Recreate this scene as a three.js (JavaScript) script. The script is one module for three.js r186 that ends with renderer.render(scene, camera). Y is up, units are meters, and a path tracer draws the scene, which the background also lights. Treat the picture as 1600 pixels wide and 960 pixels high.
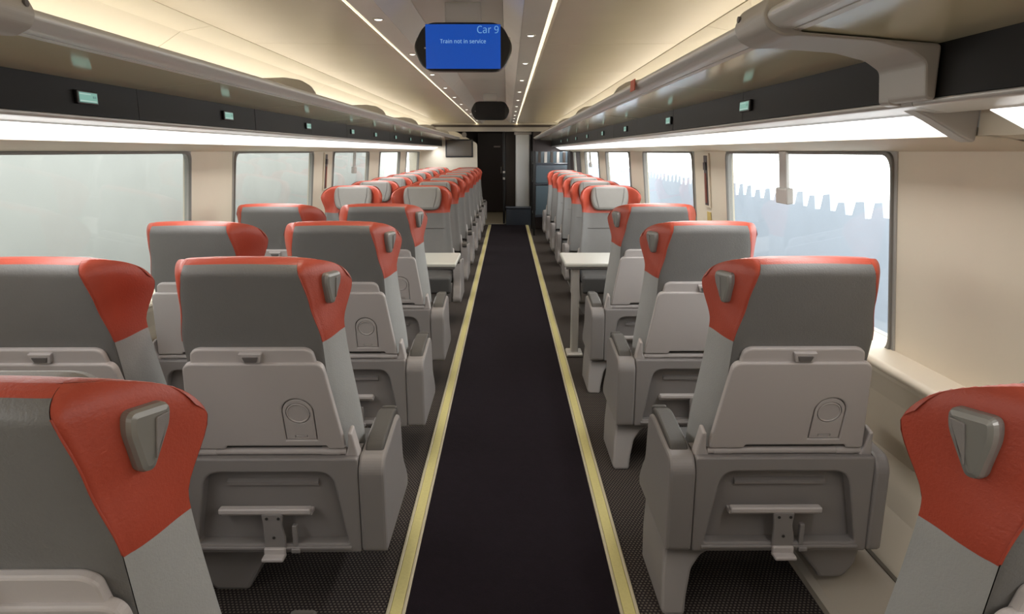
import * as THREE from 'three';
import { RoundedBoxGeometry } from 'three/addons/geometries/RoundedBoxGeometry.js';
import { mergeGeometries } from 'three/addons/utils/BufferGeometryUtils.js';
import { RectAreaLightUniformsLib } from 'three/addons/lights/RectAreaLightUniformsLib.js';

// ───────────────────────── camera, sky, exposure ─────────────────────────
const scene = new THREE.Scene();
const EYE = 1.5, FPX = 1100;
const camera = new THREE.PerspectiveCamera(2 * Math.atan(480 / FPX) * 180 / Math.PI, 1600 / 960, 0.05, 200);
camera.position.set(0, EYE, 0);
camera.rotation.order = 'YXZ';
camera.rotation.set(-Math.atan(243 / FPX), -0.0062, 0);
const SKY = 4.0;
scene.background = new THREE.Color(1, 1, 1).multiplyScalar(1);
scene.backgroundIntensity = SKY;                                   // even white overcast
const renderer = new THREE.WebGLRenderer({ antialias: true });
renderer.toneMapping = THREE.LinearToneMapping;
renderer.toneMappingExposure = 1.0;
renderer.shadowMap.enabled = true;
RectAreaLightUniformsLib.init();
const LIGHT = { strip: 15.5, stripGlow: 1.5, cove: 12, slot: 9, spot: 1.2 };
const WHITE = new THREE.Color(1.0, 0.985, 0.97), WARM = new THREE.Color(1.0, 0.885, 0.71);

// ───────────────────────── helpers ─────────────────────────
let seed = 20240611;
function rnd() { seed = (seed + 0x6d2b79f5) | 0; let t = Math.imul(seed ^ (seed >>> 15), 1 | seed); t = (t + Math.imul(t ^ (t >>> 7), 61 | t)) ^ t; return ((t ^ (t >>> 14)) >>> 0) / 4294967296; }
const used = {};
function numbered(n) { n = n.replace(/_\d{3}$/, ''); const k = used[n] = (used[n] ?? -1) + 1; return k ? n + '_' + String(k).padStart(3, '0') : n; }
function v2(x, y) { return new THREE.Vector2(x, y); }
function v3(x, y, z) { return new THREE.Vector3(x, y, z); }
// non-indexed copy with uv in metres by the dominant axis of each face
function metric(g) {
  const n = g.index ? g.toNonIndexed() : g.clone();
  if (!n.attributes.normal) n.computeVertexNormals();
  const p = n.attributes.position, uv = new Float32Array(p.count * 2), a = v3(), b = v3(), c = v3(), d = v3();
  for (let i = 0; i < p.count; i += 3) {
    a.fromBufferAttribute(p, i); b.fromBufferAttribute(p, i + 1); c.fromBufferAttribute(p, i + 2);
    d.crossVectors(b.clone().sub(a), c.clone().sub(a));
    const x = Math.abs(d.x), y = Math.abs(d.y), z = Math.abs(d.z);
    for (let k = 0; k < 3; k++) {
      const X = p.getX(i + k), Y = p.getY(i + k), Z = p.getZ(i + k);
      const q = y >= x && y >= z ? [X, Z] : x >= z ? [Z, Y] : [X, Y];
      uv[(i + k) * 2] = q[0]; uv[(i + k) * 2 + 1] = q[1];
    }
  }
  const out = new THREE.BufferGeometry();
  out.setAttribute('position', n.attributes.position); out.setAttribute('normal', n.attributes.normal);
  out.setAttribute('uv', new THREE.BufferAttribute(uv, 2));
  return out;
}
function join(gs) { gs = [].concat(gs).map(metric); return gs.length > 1 ? mergeGeometries(gs) : gs[0]; }
function mk(name, gs, m, parent) {
  const o = new THREE.Mesh(join(gs), m); o.name = parent === scene || !parent ? numbered(name) : name;
  o.castShadow = o.receiveShadow = true; (parent || scene).add(o); return o;
}
function inst(name, g, m, parent) { const o = new THREE.Mesh(g, m); o.name = name; o.castShadow = o.receiveShadow = true; parent.add(o); return o; }
function thing(name, label, category, pos = [0, 0, 0], turn = 0, group) {
  const o = new THREE.Group(); o.name = numbered(name); o.position.set(...pos); o.rotation.y = turn;
  o.userData = { label, category }; if (group) o.userData.group = group; scene.add(o); return o;
}
function setting(name) { const o = new THREE.Group(); o.name = name; o.userData.kind = 'structure'; scene.add(o); return o; }
function tag(o, label, category, group) { o.userData.label = label; o.userData.category = category; if (group) o.userData.group = group; return o; }
function rbox(w, h, d, r, x = 0, y = 0, z = 0, seg = 2) { return new RoundedBoxGeometry(w, h, d, seg, Math.min(r, w / 2.01, h / 2.01, d / 2.01)).translate(x, y, z); }
function box(w, h, d, x = 0, y = 0, z = 0) { return new THREE.BoxGeometry(w, h, d).translate(x, y, z); }
function span(x0, x1, y0, y1, z0, z1) { return box(x1 - x0, y1 - y0, z1 - z0, (x0 + x1) / 2, (y0 + y1) / 2, (z0 + z1) / 2); }
function poly(pts, r = 0) {                                          // polygon with rounded corners; r: number or one per corner
  const s = new THREE.Shape(), n = pts.length;
  for (let i = 0; i < n; i++) {
    const p = v2(...pts[i]), a = v2(...pts[(i + n - 1) % n]), b = v2(...pts[(i + 1) % n]), rr = Array.isArray(r) ? r[i] : r;
    if (!rr) { i ? s.lineTo(p.x, p.y) : s.moveTo(p.x, p.y); continue; }
    const da = a.clone().sub(p), db = b.clone().sub(p), q = Math.min(rr, da.length() * 0.49, db.length() * 0.49);
    const s0 = p.clone().addScaledVector(da.normalize(), q), s1 = p.clone().addScaledVector(db.normalize(), q);
    i ? s.lineTo(s0.x, s0.y) : s.moveTo(s0.x, s0.y);
    s.quadraticCurveTo(p.x, p.y, s1.x, s1.y);
  }
  s.closePath(); return s;
}
function ext(shape, depth, bevel = 0, seg = 5) {                    // from z = 0 to depth
  return new THREE.ExtrudeGeometry(shape, bevel ? { depth: depth - 2 * bevel, bevelEnabled: true, bevelThickness: bevel, bevelSize: bevel, bevelOffset: -bevel, bevelSegments: 2, curveSegments: seg } : { depth, bevelEnabled: false, curveSegments: seg }).translate(0, 0, bevel);
}
function prof(pts, z0, z1, r = 0, bevel = 0) { return ext(poly(pts, r), z1 - z0, bevel).translate(0, 0, z0); }   // a profile in x, y drawn out along z
function alongX(pts, x0, x1, r = 0, bevel = 0) {                      // a profile in (z, y) drawn out along x
  return ext(poly(pts.map(([z, y]) => [-z, y]), r), x1 - x0, bevel).rotateY(Math.PI / 2).translate(x0, 0, 0);
}
function tube(pts, r, seg = 16, rad = 6) { return new THREE.TubeGeometry(new THREE.CatmullRomCurve3(pts.map((p) => v3(...p)), false, 'catmullrom', 0.1), seg, r, rad, false); }
function bar(a, b, r, rad = 8) {
  const A = v3(...a), B = v3(...b), d = B.clone().sub(A), g = new THREE.CylinderGeometry(r, r, d.length(), rad);
  g.applyQuaternion(new THREE.Quaternion().setFromUnitVectors(v3(0, 1, 0), d.clone().normalize())); return g.translate(...A.add(B).multiplyScalar(0.5).toArray());
}
function area(color, intensity, w, h, pos, dir, parent) {            // w across x, h along z
  const l = new THREE.RectAreaLight(color, intensity, w, h); l.name = 'lamp_light'; l.up.set(0, 0, 1); l.position.set(...pos);
  l.lookAt(pos[0] + dir[0], pos[1] + dir[1], pos[2] + dir[2]); parent.add(l); return l;
}

// ───────────────────────── textures and materials ─────────────────────────
function grid(n, f) { const a = new Float32Array(n * n); for (let j = 0; j < n; j++) for (let i = 0; i < n; i++) a[j * n + i] = f(i, j); return a; }
function tileNoise(n, cells) {                                        // tiling value noise, several octaves
  const out = new Float32Array(n * n); let amp = 1, sum = 0;
  for (const c of cells) {
    const k = Array.from({ length: c * c }, rnd), S = (t) => t * t * (3 - 2 * t);
    for (let j = 0; j < n; j++) for (let i = 0; i < n; i++) {
      const x = i / n * c, y = j / n * c, x0 = Math.floor(x), y0 = Math.floor(y), u = S(x - x0), w = S(y - y0), g = (p, q) => k[(q % c) * c + (p % c)];
      out[j * n + i] += amp * ((g(x0, y0) * (1 - u) + g(x0 + 1, y0) * u) * (1 - w) + (g(x0, y0 + 1) * (1 - u) + g(x0 + 1, y0 + 1) * u) * w);
    }
    sum += amp; amp *= 0.7;
  }
  return out.map((x) => x / sum);
}
function tex(n, f, repeat, srgb = false) {                            // f(i, j) gives [r, g, b] 0..255 or a grey
  const d = new Uint8Array(n * n * 4);
  for (let j = 0; j < n; j++) for (let i = 0; i < n; i++) { const c = f(i, j), o = (j * n + i) * 4; for (let k = 0; k < 3; k++) d[o + k] = Math.max(0, Math.min(255, Array.isArray(c) ? c[k] : c)); d[o + 3] = 255; }
  const t = new THREE.DataTexture(d, n, n); t.wrapS = t.wrapT = THREE.RepeatWrapping; t.magFilter = THREE.LinearFilter; t.minFilter = THREE.LinearMipmapLinearFilter; t.generateMipmaps = true;
  t.repeat.set(1 / repeat, 1 / repeat); if (srgb) t.colorSpace = THREE.SRGBColorSpace; t.needsUpdate = true; return t;
}
const nzA = tileNoise(256, [8, 16, 32, 64]), nzB = tileNoise(256, [32, 64, 128]), nzC = tileNoise(256, [3, 6, 12, 24]);
const leatherBump = tex(256, (i, j) => 255 * nzB[j * 256 + i], 0.12);
const plasticBump = tex(256, (i, j) => 255 * nzB[((j * 3) % 256) * 256 + i], 0.05);
const mottle = tex(256, (i, j) => 232 + 23 * nzA[j * 256 + i], 0.6);
const tone = (lo, hi, src, rep) => tex(256, (i, j) => lo + (hi - lo) * src[j * 256 + i], rep);
const brushed = tex(256, (i, j) => 224 + 31 * (0.6 * nzC[j * 256 + i] + 0.4 * nzA[j * 256 + i]), 1.7);
const aisleTex = tex(256, (i, j) => { const v = 0.72 + 0.5 * (rnd() - 0.5) + 0.35 * (nzA[j * 256 + i] - 0.5); return [255 * v, 255 * v, 255 * v]; }, 0.32);
const weaveTex = tex(128, (i, j) => {                                 // small staggered dashes on dark pile
  const P = 16, u = (i % P) / P, row = Math.floor(j / 16), w = ((i + (row % 2) * 8) % P) / P, y = (j % 16) / 16, on = w < 0.46 && y < 0.5;
  const k = 0.85 + 0.3 * rnd(); return on ? [150 * k, 130 * k, 104 * k] : [30 * k, 24 * k, 24 * k];
}, 0.11);
const weaveBump = tex(128, (i, j) => { const row = Math.floor(j / 16), w = ((i + (row % 2) * 8) % 16) / 16, y = (j % 16) / 16; return w < 0.46 && y < 0.5 ? 220 : 60; }, 0.11);
const std = (o) => new THREE.MeshStandardMaterial(o), phy = (o) => new THREE.MeshPhysicalMaterial(o);
const lin = (r, g, b) => new THREE.Color().setRGB(r, g, b);
const M = {
  greyLeather: phy({ color: lin(0.160, 0.156, 0.150), roughness: 0.52, bumpMap: leatherBump, bumpScale: 0.0006, map: mottle }),
  paleLeather: phy({ color: lin(0.38, 0.385, 0.38), roughness: 0.5, bumpMap: leatherBump, bumpScale: 0.0005, map: mottle }),
  redLeather: phy({ color: lin(0.43, 0.064, 0.033), roughness: 0.46, bumpMap: leatherBump, bumpScale: 0.0005, map: mottle }),
  shell: std({ color: lin(0.225, 0.208, 0.203), roughness: 0.48, bumpMap: plasticBump, bumpScale: 0.0002 }),
  shellDark: std({ color: lin(0.130, 0.118, 0.114), roughness: 0.55, bumpMap: plasticBump, bumpScale: 0.0002 }),
  tray: std({ color: lin(0.46, 0.425, 0.415), roughness: 0.45, bumpMap: plasticBump, bumpScale: 0.0002 }),
  cushion: std({ color: lin(0.060, 0.058, 0.057), roughness: 0.7, bumpMap: leatherBump, bumpScale: 0.0005 }),
  pillow: phy({ color: lin(0.27, 0.258, 0.24), roughness: 0.55, bumpMap: leatherBump, bumpScale: 0.0005, map: mottle }),
  pad: std({ color: lin(0.062, 0.057, 0.051), roughness: 0.6, bumpMap: leatherBump, bumpScale: 0.0004 }),
  black: std({ color: lin(0.012, 0.012, 0.013), roughness: 0.35 }),
  rubber: std({ color: lin(0.03, 0.028, 0.027), roughness: 0.7 }),
  windowSeal: std({ color: lin(0.19, 0.18, 0.165), roughness: 0.7 }),
  metal: std({ color: lin(0.55, 0.53, 0.5), roughness: 0.35, metalness: 0.8 }),
  grip: phy({ color: lin(0.25, 0.245, 0.23), roughness: 0.35, metalness: 0.25 }),
  wall: std({ color: lin(0.70, 0.62, 0.495), roughness: 0.55, map: tone(238, 255, nzC, 1.3) }),
  cream: std({ color: lin(0.80, 0.75, 0.64), roughness: 0.55, map: tone(240, 255, nzC, 1.1) }),
  ceiling: phy({ color: lin(0.72, 0.65, 0.53), roughness: 0.34, metalness: 0.15, map: brushed }),
  trough: phy({ color: lin(0.82, 0.77, 0.73), roughness: 0.4, metalness: 0.05, map: brushed }),
  seam: std({ color: lin(0.10, 0.085, 0.065), roughness: 0.8 }),
  rail: phy({ color: lin(0.60, 0.59, 0.575), roughness: 0.32, metalness: 0.15 }),
  shelf: phy({ color: lin(0.72, 0.68, 0.49), roughness: 0.10, ior: 1.5, specularIntensity: 0.65 }),
  fascia: phy({ color: lin(0.0075, 0.0065, 0.006), roughness: 0.5, specularIntensity: 0.3 }),
  bracket: std({ color: lin(0.40, 0.375, 0.345), roughness: 0.45 }),
  divider: std({ color: lin(0.22, 0.20, 0.14), roughness: 0.25 }),
  silver: std({ color: lin(0.50, 0.48, 0.45), roughness: 0.35, metalness: 0.3 }),
  diffuser: std({ color: lin(0.8, 0.8, 0.78), roughness: 0.6, emissive: WHITE, emissiveIntensity: LIGHT.stripGlow }),
  coveGlow: std({ color: lin(0.8, 0.8, 0.75), roughness: 0.6, emissive: WARM, emissiveIntensity: 1.2 }),
  slotGlow: std({ color: lin(0.8, 0.8, 0.75), roughness: 0.6, emissive: new THREE.Color(1, 0.86, 0.62), emissiveIntensity: 1.1 }),
  bulb: std({ color: lin(0.9, 0.9, 0.85), emissive: new THREE.Color(1, 0.93, 0.8), emissiveIntensity: 3 }),
  aisle: phy({ color: lin(0.0115, 0.0075, 0.0115), roughness: 0.95, specularIntensity: 0.25, map: aisleTex, bumpMap: aisleTex, bumpScale: 0.002 }),
  weave: phy({ color: lin(0.20, 0.20, 0.205), roughness: 0.95, specularIntensity: 0.25, map: weaveTex, bumpMap: weaveBump, bumpScale: 0.0015 }),
  yellow: std({ color: lin(0.56, 0.50, 0.21), roughness: 0.6, map: tone(215, 255, nzB, 0.25) }),
  stripEdge: std({ color: lin(0.55, 0.50, 0.36), roughness: 0.45, metalness: 0.4 }),
  subfloor: std({ color: lin(0.2, 0.19, 0.17), roughness: 0.8 }),
  ledge: std({ color: lin(0.40, 0.36, 0.30), roughness: 0.5 }),
  glass: phy({ color: lin(0.93, 0.95, 0.94), roughness: 0.02, transmission: 1, thickness: 0, ior: 1.45, specularIntensity: 0.35 }),
  gasket: std({ color: lin(0.34, 0.325, 0.30), roughness: 0.5 }),
  sheetL: std({ color: lin(0.64, 0.655, 0.625), roughness: 0.8, map: tone(222, 255, nzC, 1.9) }),
  sheetR: std({ color: lin(0.47, 0.53, 0.62), roughness: 0.8, map: tone(228, 255, nzC, 1.7) }),
  snow: std({ color: lin(0.75, 0.76, 0.78), roughness: 0.9 }),
  roof: std({ color: lin(0.4, 0.4, 0.4), roughness: 0.6 }),
  vest: std({ color: lin(0.055, 0.043, 0.043), roughness: 0.5 }),
  vestBrown: std({ color: lin(0.055, 0.042, 0.035), roughness: 0.45 }),
  vestFloor: std({ color: lin(0.42, 0.37, 0.27), roughness: 0.5 }),
  column: phy({ color: lin(0.72, 0.74, 0.74), roughness: 0.35, metalness: 0.2 }),
  blueGlass: phy({ color: lin(0.10, 0.14, 0.17), roughness: 0.08, metalness: 0.2 }),
  bench: std({ color: lin(0.045, 0.055, 0.075), roughness: 0.35 }),
  tableTop: std({ color: lin(0.50, 0.50, 0.46), roughness: 0.3 }),
  redTag: std({ color: lin(0.5, 0.10, 0.05), roughness: 0.6 }),
  hammerRed: std({ color: lin(0.20, 0.055, 0.035), roughness: 0.4 }),
  hammerYellow: std({ color: lin(0.55, 0.40, 0.12), roughness: 0.5 }),
};

// ───────────────────────── the car body ─────────────────────────
const C = -0.22;                                                     // middle of the car
const ZN = 1.4, ZF = -14.75;                                         // behind the camera, far partition
const X = (side, w) => C + side * w, Y = (h) => EYE + h;
const pr = (side, pts) => { const a = pts.map(([w, h]) => [X(side, w), Y(h)]); return side < 0 ? a.reverse() : a; };
const ord = ['first', 'second', 'third', 'fourth', 'fifth', 'sixth', 'seventh', 'eighth', 'ninth', 'tenth', 'eleventh', 'twelfth'];

// floor
const floor = setting('floor');
mk('subfloor', span(-2.1, 1.7, -0.12, -0.004, -18.4, ZN), M.subfloor, floor);
mk('aisle_carpet', span(-0.345, 0.377, -0.004, 0.006, -14.9, ZN), M.aisle, floor);
mk('side_carpet', span(-2.02, -0.40, -0.004, 0.003, ZF, ZN), M.weave, floor);
mk('side_carpet', span(0.428, 1.55, -0.004, 0.003, ZF, ZN), M.weave, floor);
for (const x of [-0.3725, 0.4025]) {
  const s = mk('guide_strip', rbox(0.040, 0.008, 16.0, 0.003, x, 0.006, -6.7), M.yellow, floor);
  s.userData.label = 'yellow floor guide strip along the aisle';
  for (const d of [-0.0265, 0.0265]) mk('strip_edge', rbox(0.012, 0.010, 16.0, 0.003, x + d, 0.006, -6.7), M.stripEdge, s);
}
mk('vestibule_floor', span(-1.2, 1.0, -0.004, 0.004, -18.3, -14.9), M.vestFloor, floor);
mk('threshold', rbox(0.80, 0.012, 0.06, 0.004, 0.015, 0.004, -14.9), M.metal, floor);

// side walls: lower panels, piers between the windows, sill; window openings stay open
const WIN = { 1: [[2.45, 4.37], [5.14, 7.06], [7.83, 9.75], [10.52, 12.44], [13.2, 14.5]], [-1]: [[-0.60, 1.25], [1.94, 4.03], [4.66, 6.58], [7.32, 9.22], [9.98, 11.88], [12.62, 14.45]] };
const LOWER = [[1.60, -0.735], [1.53, -0.735], [1.53, -0.765], [1.575, -0.86], [1.62, -1.08], [1.60, -1.26], [1.55, -1.455], [1.55, -1.50], [1.72, -1.50], [1.72, -0.735]];
const PIER = [[1.55, 0.012], [1.625, -0.735], [1.662, -0.735], [1.587, 0.012]];
const wallOf = {};
let winNo = 0;
const windowOpenings = (side) => WIN[side].map(([d0, d1]) => [-d1, -d0]);
for (const side of [-1, 1]) {
  const wall = wallOf[side] = setting(side < 0 ? 'wall_left' : 'wall_right');
  const open = windowOpenings(side);
  // lower panels with joints at the piers
  const joints = [ZN, ...open.map(([a, b], i) => i + 1 < open.length ? (a + open[i + 1][1]) / 2 : null).filter((z) => z !== null), ZF];
  for (let i = 0; i + 1 < joints.length; i++) mk('lower_panel', prof(pr(side, LOWER), joints[i + 1] + 0.003, joints[i] - 0.003), M.wall, wall);
  mk('sill', prof(pr(side, [[1.505, -0.705], [1.495, -0.72], [1.50, -0.738], [1.70, -0.738], [1.70, -0.705]]), ZF, ZN, 0.008), M.wall, wall);
  // piers
  let from = ZN;
  for (const [a, b] of [...open, [null, ZF]]) {
    const z1 = from, z0 = a === null ? ZF : b;
    if (z1 - z0 > 0.05) mk('pier_panel', prof(pr(side, PIER), z0, z1), M.wall, wall);
    if (a !== null) from = a;
  }
  mk('outer_skin', [prof(pr(side, [[1.73, -0.72], [1.76, -0.72], [1.74, -1.62], [1.70, -1.62]]), ZF - 3.6, ZN), prof(pr(side, [[1.56, 0.03], [1.72, 0.03], [1.74, 0.05], [1.60, 0.62], [1.56, 0.60]]), ZF - 3.6, ZN)], M.roof, wall);
  // floor ledge (heater duct)
  const L = mk('floor_ledge', prof(pr(side, [[1.268, -1.499], [1.268, -1.47], [1.29, -1.455], [1.545, -1.435], [1.545, -1.499]]), ZF, ZN), M.ledge, wall);
  mk('ledge_seam', prof(pr(side, [[1.538, -1.4345], [1.552, -1.4335], [1.552, -1.428], [1.538, -1.430]]), ZF, ZN), M.seam, wall);
  // window frames, panes
  const up = v3(side * 0.075, -0.747, 0).normalize().negate(), inward = v3().crossVectors(v3(0, 0, 1), up).multiplyScalar(side < 0 ? 1 : 1);
  open.forEach(([a, b], i) => {
    const w = b - a, h = 0.75, win = setting('window_' + (++winNo)), cut = (m, r) => poly([[m, m], [w - m, m], [w - m, h - m], [m, h - m]], r);
    const base = new THREE.Matrix4().makeBasis(v3(0, 0, -1), up, v3().crossVectors(v3(0, 0, -1), up));
    base.setPosition(X(side, 1.634), EYE - 0.735, b);
    const fr = cut(-0.004, 0.01); fr.holes.push(cut(0.016, 0.07));
    const lip = cut(0.010, 0.05); lip.holes.push(cut(0.021, 0.068));
    const out = side < 0 ? -1 : 1;
    mk('frame', ext(fr, 0.03, 0.004, 8).translate(0, 0, -0.015).applyMatrix4(base), M.gasket, win);
    mk('gasket', ext(lip, 0.014, 0.003, 8).translate(0, 0, -0.007 + (side < 0 ? -0.018 : 0.018) * (v3().crossVectors(v3(0, 0, -1), up).x * side > 0 ? -1 : 1) * (side < 0 ? -1 : 1)).applyMatrix4(base), M.windowSeal, win);
    mk('pane', ext(cut(0.010, 0.03), 0.004).translate(0, 0, -0.002).applyMatrix4(base), M.glass, win);
    if ((side > 0 && (i === 0 || i === 3)) || (side < 0 && i === 3)) {
      const cx = w / 2, nz = v3().crossVectors(v3(0, 0, -1), up).x * side < 0 ? 1 : -1;
      mk('pull_bar', [rbox(0.085, 0.19, 0.02, 0.006, cx, h - 0.10, 0.03 * nz)].map((g) => g.applyMatrix4(base)), M.silver, win);
      mk('pull_block', rbox(0.14, 0.075, 0.035, 0.008, cx - 0.01, h - 0.215, 0.035 * nz).applyMatrix4(base), M.bracket, win);
    }
  });
}

// roof shell, ceiling
const ceiling = setting('ceiling');
mk('roof_shell', prof([[X(-1, 1.74), 2.1], [X(-1, 1.2), 2.30], [X(1, 1.2), 2.30], [X(1, 1.74), 2.1], [X(1, 1.6), 2.38], [X(-1, 1.6), 2.38]], ZF - 3.6, ZN), M.roof, ceiling);
{
  const step = 1.345, n = Math.ceil((ZN - ZF) / step);
  for (const side of [-1, 1]) {
    for (let i = 0; i < n; i++) {
      const z1 = ZN - i * step, z0 = Math.max(ZF, z1 - step);
      mk('ceiling_panel', prof(pr(side, [[0.412, 0.565], [0.425, 0.558], [1.135, 0.566], [1.142, 0.572], [1.142, 0.59], [0.412, 0.59]]), z0 + 0.0025, z1 - 0.0025), M.ceiling, ceiling);
    }
    for (let i = 0; i < Math.ceil(n / 2); i++) {
      const z1 = ZN - i * step * 2 + 0.5, z0 = Math.max(ZF, z1 - step * 2);
      mk('cove_panel', prof(pr(side, [[1.150, 0.570], [1.30, 0.545], [1.42, 0.47], [1.50, 0.36], [1.53, 0.20], [1.57, 0.20], [1.54, 0.37], [1.45, 0.50], [1.32, 0.575], [1.150, 0.60]]), z0 + 0.0025, Math.min(z1, ZN) - 0.0025), M.cream, ceiling);
    }
    mk('panel_backing', prof(pr(side, [[0.40, 0.592], [1.2, 0.592], [1.2, 0.62], [0.40, 0.62]]), ZF, ZN), M.seam, ceiling);
    // trough: spot strip, sloping flank
    mk('spot_strip', prof(pr(side, [[0.392, 0.560], [0.285, 0.556], [0.285, 0.575], [0.392, 0.575]]), ZF, ZN), M.trough, ceiling);
    for (let i = 0; i < n; i++) {
      const z1 = ZN - i * step, z0 = Math.max(ZF, z1 - step);
      mk('trough_flank', prof(pr(side, [[0.284, 0.557], [0.20, 0.640], [0.20, 0.66], [0.284, 0.58]]), z0 + 0.002, z1 - 0.002), M.trough, ceiling);
      if (side > 0) mk('trough_panel', span(X(-1, 0.198), X(1, 0.198), Y(0.640), Y(0.66), z0 + 0.002, z1 - 0.002), M.trough, ceiling);
    }
  }
  mk('trough_backing', span(X(-1, 0.6), X(1, 0.6), Y(0.665), Y(0.70), ZF, ZN), M.seam, ceiling);
}
// wall behind the camera
const back = setting('wall_back');
mk('back_panel', span(-2.1, 1.7, -0.05, 2.3, ZN, ZN + 0.08), M.wall, back);

// LED slots between trough and ceiling panels
for (const side of [-1, 1]) {
  const t = thing('light_slot', `thin warm light slot along the ${side < 0 ? 'left' : 'right'} edge of the ceiling trough`, 'light', [0, 0, 0], 0, null);
  delete t.userData.group;
  mk('glow_strip', prof(pr(side, [[0.393, 0.573], [0.411, 0.573], [0.411, 0.583], [0.393, 0.583]]), ZF, ZN), M.slotGlow, t);
  area(new THREE.Color(1, 0.86, 0.62), LIGHT.slot, 0.014, ZN - ZF, [X(side, 0.402), Y(0.570), (ZN + ZF) / 2], [0, -1, 0], t);
}
// downlights
for (const side of [-1, 1]) for (let i = 0; i < 11; i++) {
  const z = (side < 0 ? -2.12 : -2.55) - i * 1.11, x = X(side, 0.335), y = Y(0.557);
  const t = thing('downlight', `small round downlight in the ${side < 0 ? 'left' : 'right'} row beside the trough, ${ord[i]} from the camera`, 'light', [x, y, z], 0, 'ceiling downlights');
  mk('trim_ring', new THREE.TorusGeometry(0.021, 0.004, 6, 16).rotateX(Math.PI / 2), M.metal, t);
  mk('lens', new THREE.SphereGeometry(0.018, 12, 6, 0, Math.PI * 2, Math.PI / 2, Math.PI / 2).scale(1, 0.35, 1), M.bulb, t);
  const s = new THREE.SpotLight(new THREE.Color(1, 0.9, 0.75), LIGHT.spot, 0, 0.75, 0.6, 2); s.name = 'spot_light'; s.position.set(0, -0.012, 0); s.target.position.set(0, -1, 0); s.target.name = 'spot_target'; s.castShadow = true; t.add(s, s.target);
}

// luggage racks
const BRK = { 1: [-1.615, -3.93, -6.11, -8.29, -10.47, -12.65], [-1]: [-1.44, -3.86, -6.04, -8.22, -10.40, -12.58] };   // bracket planes
const DOME = [[0.79, 0.262], [1.11, 0.236], [1.20, 0.240], [1.20, 0.355], [1.12, 0.373], [0.94, 0.378], [0.86, 0.365], [0.81, 0.335], [0.785, 0.295]];
const HOLD = [[0.738, 0.275], [0.750, 0.246], [0.785, 0.230], [0.82, 0.232], [0.97, 0.222], [1.045, 0.204], [1.082, 0.180], [1.089, 0.108], [1.112, 0.104], [1.112, 0.217], [1.00, 0.225], [0.818, 0.240], [0.80, 0.262], [0.826, 0.275], [0.815, 0.284], [0.86, 0.33], [0.86, 0.366], [0.80, 0.335], [0.752, 0.307]];
const TAIL = [[1.085, 0.165], [1.089, 0.104], [1.136, 0.098], [1.19, 0.074], [1.268, 0.030], [1.299, 0.018], [1.303, 0.112], [1.24, 0.114], [1.115, 0.12]];
for (const side of [-1, 1]) {
  const t = thing('luggage_rack', side < 0 ? 'long overhead luggage rack over the paired seats on the left' : 'long overhead luggage rack over the single seats on the right', 'luggage rack');
  const cuts = [ZN, ...BRK[side], ZF];
  for (let i = 0; i + 1 < cuts.length; i++) {
    const z1 = cuts[i] - (i ? 0.0015 : 0), z0 = cuts[i + 1] + 0.0015;
    mk('rail', prof(pr(side, [[0.745, 0.270], [0.755, 0.287], [0.785, 0.292], [0.818, 0.280], [0.824, 0.256], [0.805, 0.244], [0.768, 0.246]]), z0, z1, 0.02), M.rail, t);
    mk('shelf_lip', prof(pr(side, [[0.803, 0.243], [0.818, 0.241], [0.818, 0.251], [0.803, 0.252]]), z0, z1), M.silver, t);
    const zs = [z1, ...[0.5].map((f) => z1 + (z0 - z1) * f), z0];
    for (let k = 0; k + 1 < zs.length; k++) {
      mk('shelf_panel', prof(pr(side, [[0.819, 0.243], [1.113, 0.219], [1.113, 0.231], [0.819, 0.255]]), zs[k + 1] + 0.0015, zs[k] - 0.0015), M.shelf, t);
      mk('fascia_panel', prof(pr(side, [[1.115, 0.220], [1.115, 0.112], [1.145, 0.112], [1.145, 0.227]]), zs[k + 1] + 0.0015, zs[k] - 0.0015), M.fascia, t);
    }
    mk('shelf_board', prof(pr(side, [[1.146, 0.215], [1.525, 0.228], [1.525, 0.245], [1.146, 0.232]]), z0, z1), M.divider, t);
    mk('light_trim', prof(pr(side, [[1.115, 0.1115], [1.118, 0.098], [1.202, 0.083], [1.205, 0.097], [1.165, 0.1115]]), z0, z1, 0.006), M.silver, t);
    mk('end_panel', prof(pr(side, [[1.302, 0.0350], [1.553, 0.000], [1.60, 0.02], [1.60, 0.06], [1.31, 0.055]]), z0 - 0.02, z1 + 0.02), M.wall, t);
  }
  BRK[side].forEach((z, i) => {
    if (i) { mk('divider', ext(poly(pr(side, DOME), 0.014), 0.03, 0.005).translate(0, 0, z - 0.015), M.bracket, t); return; }
    const b = mk('bracket', ext(poly(pr(side, HOLD), 0.011), 0.19, 0.005).translate(0, 0, z - 0.095), M.bracket, t);
    mk('tail', ext(poly(pr(side, TAIL), 0.012), 0.05, 0.005).translate(0, 0, z - 0.095), M.bracket, b);
    mk('blank_panel', prof(pr(side, [[1.200, 0.113], [1.300, 0.113], [1.301, 0.036], [1.309, 0.036], [1.308, 0.122], [1.200, 0.122]]), z - 0.044, z + 0.13), M.wall, b);
    mk('screw', new THREE.CylinderGeometry(0.007, 0.007, 0.006, 10).rotateZ(Math.PI / 2).translate(X(side, 0.742), Y(0.290), z - 0.07), M.shellDark, b);
  });
}
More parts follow.
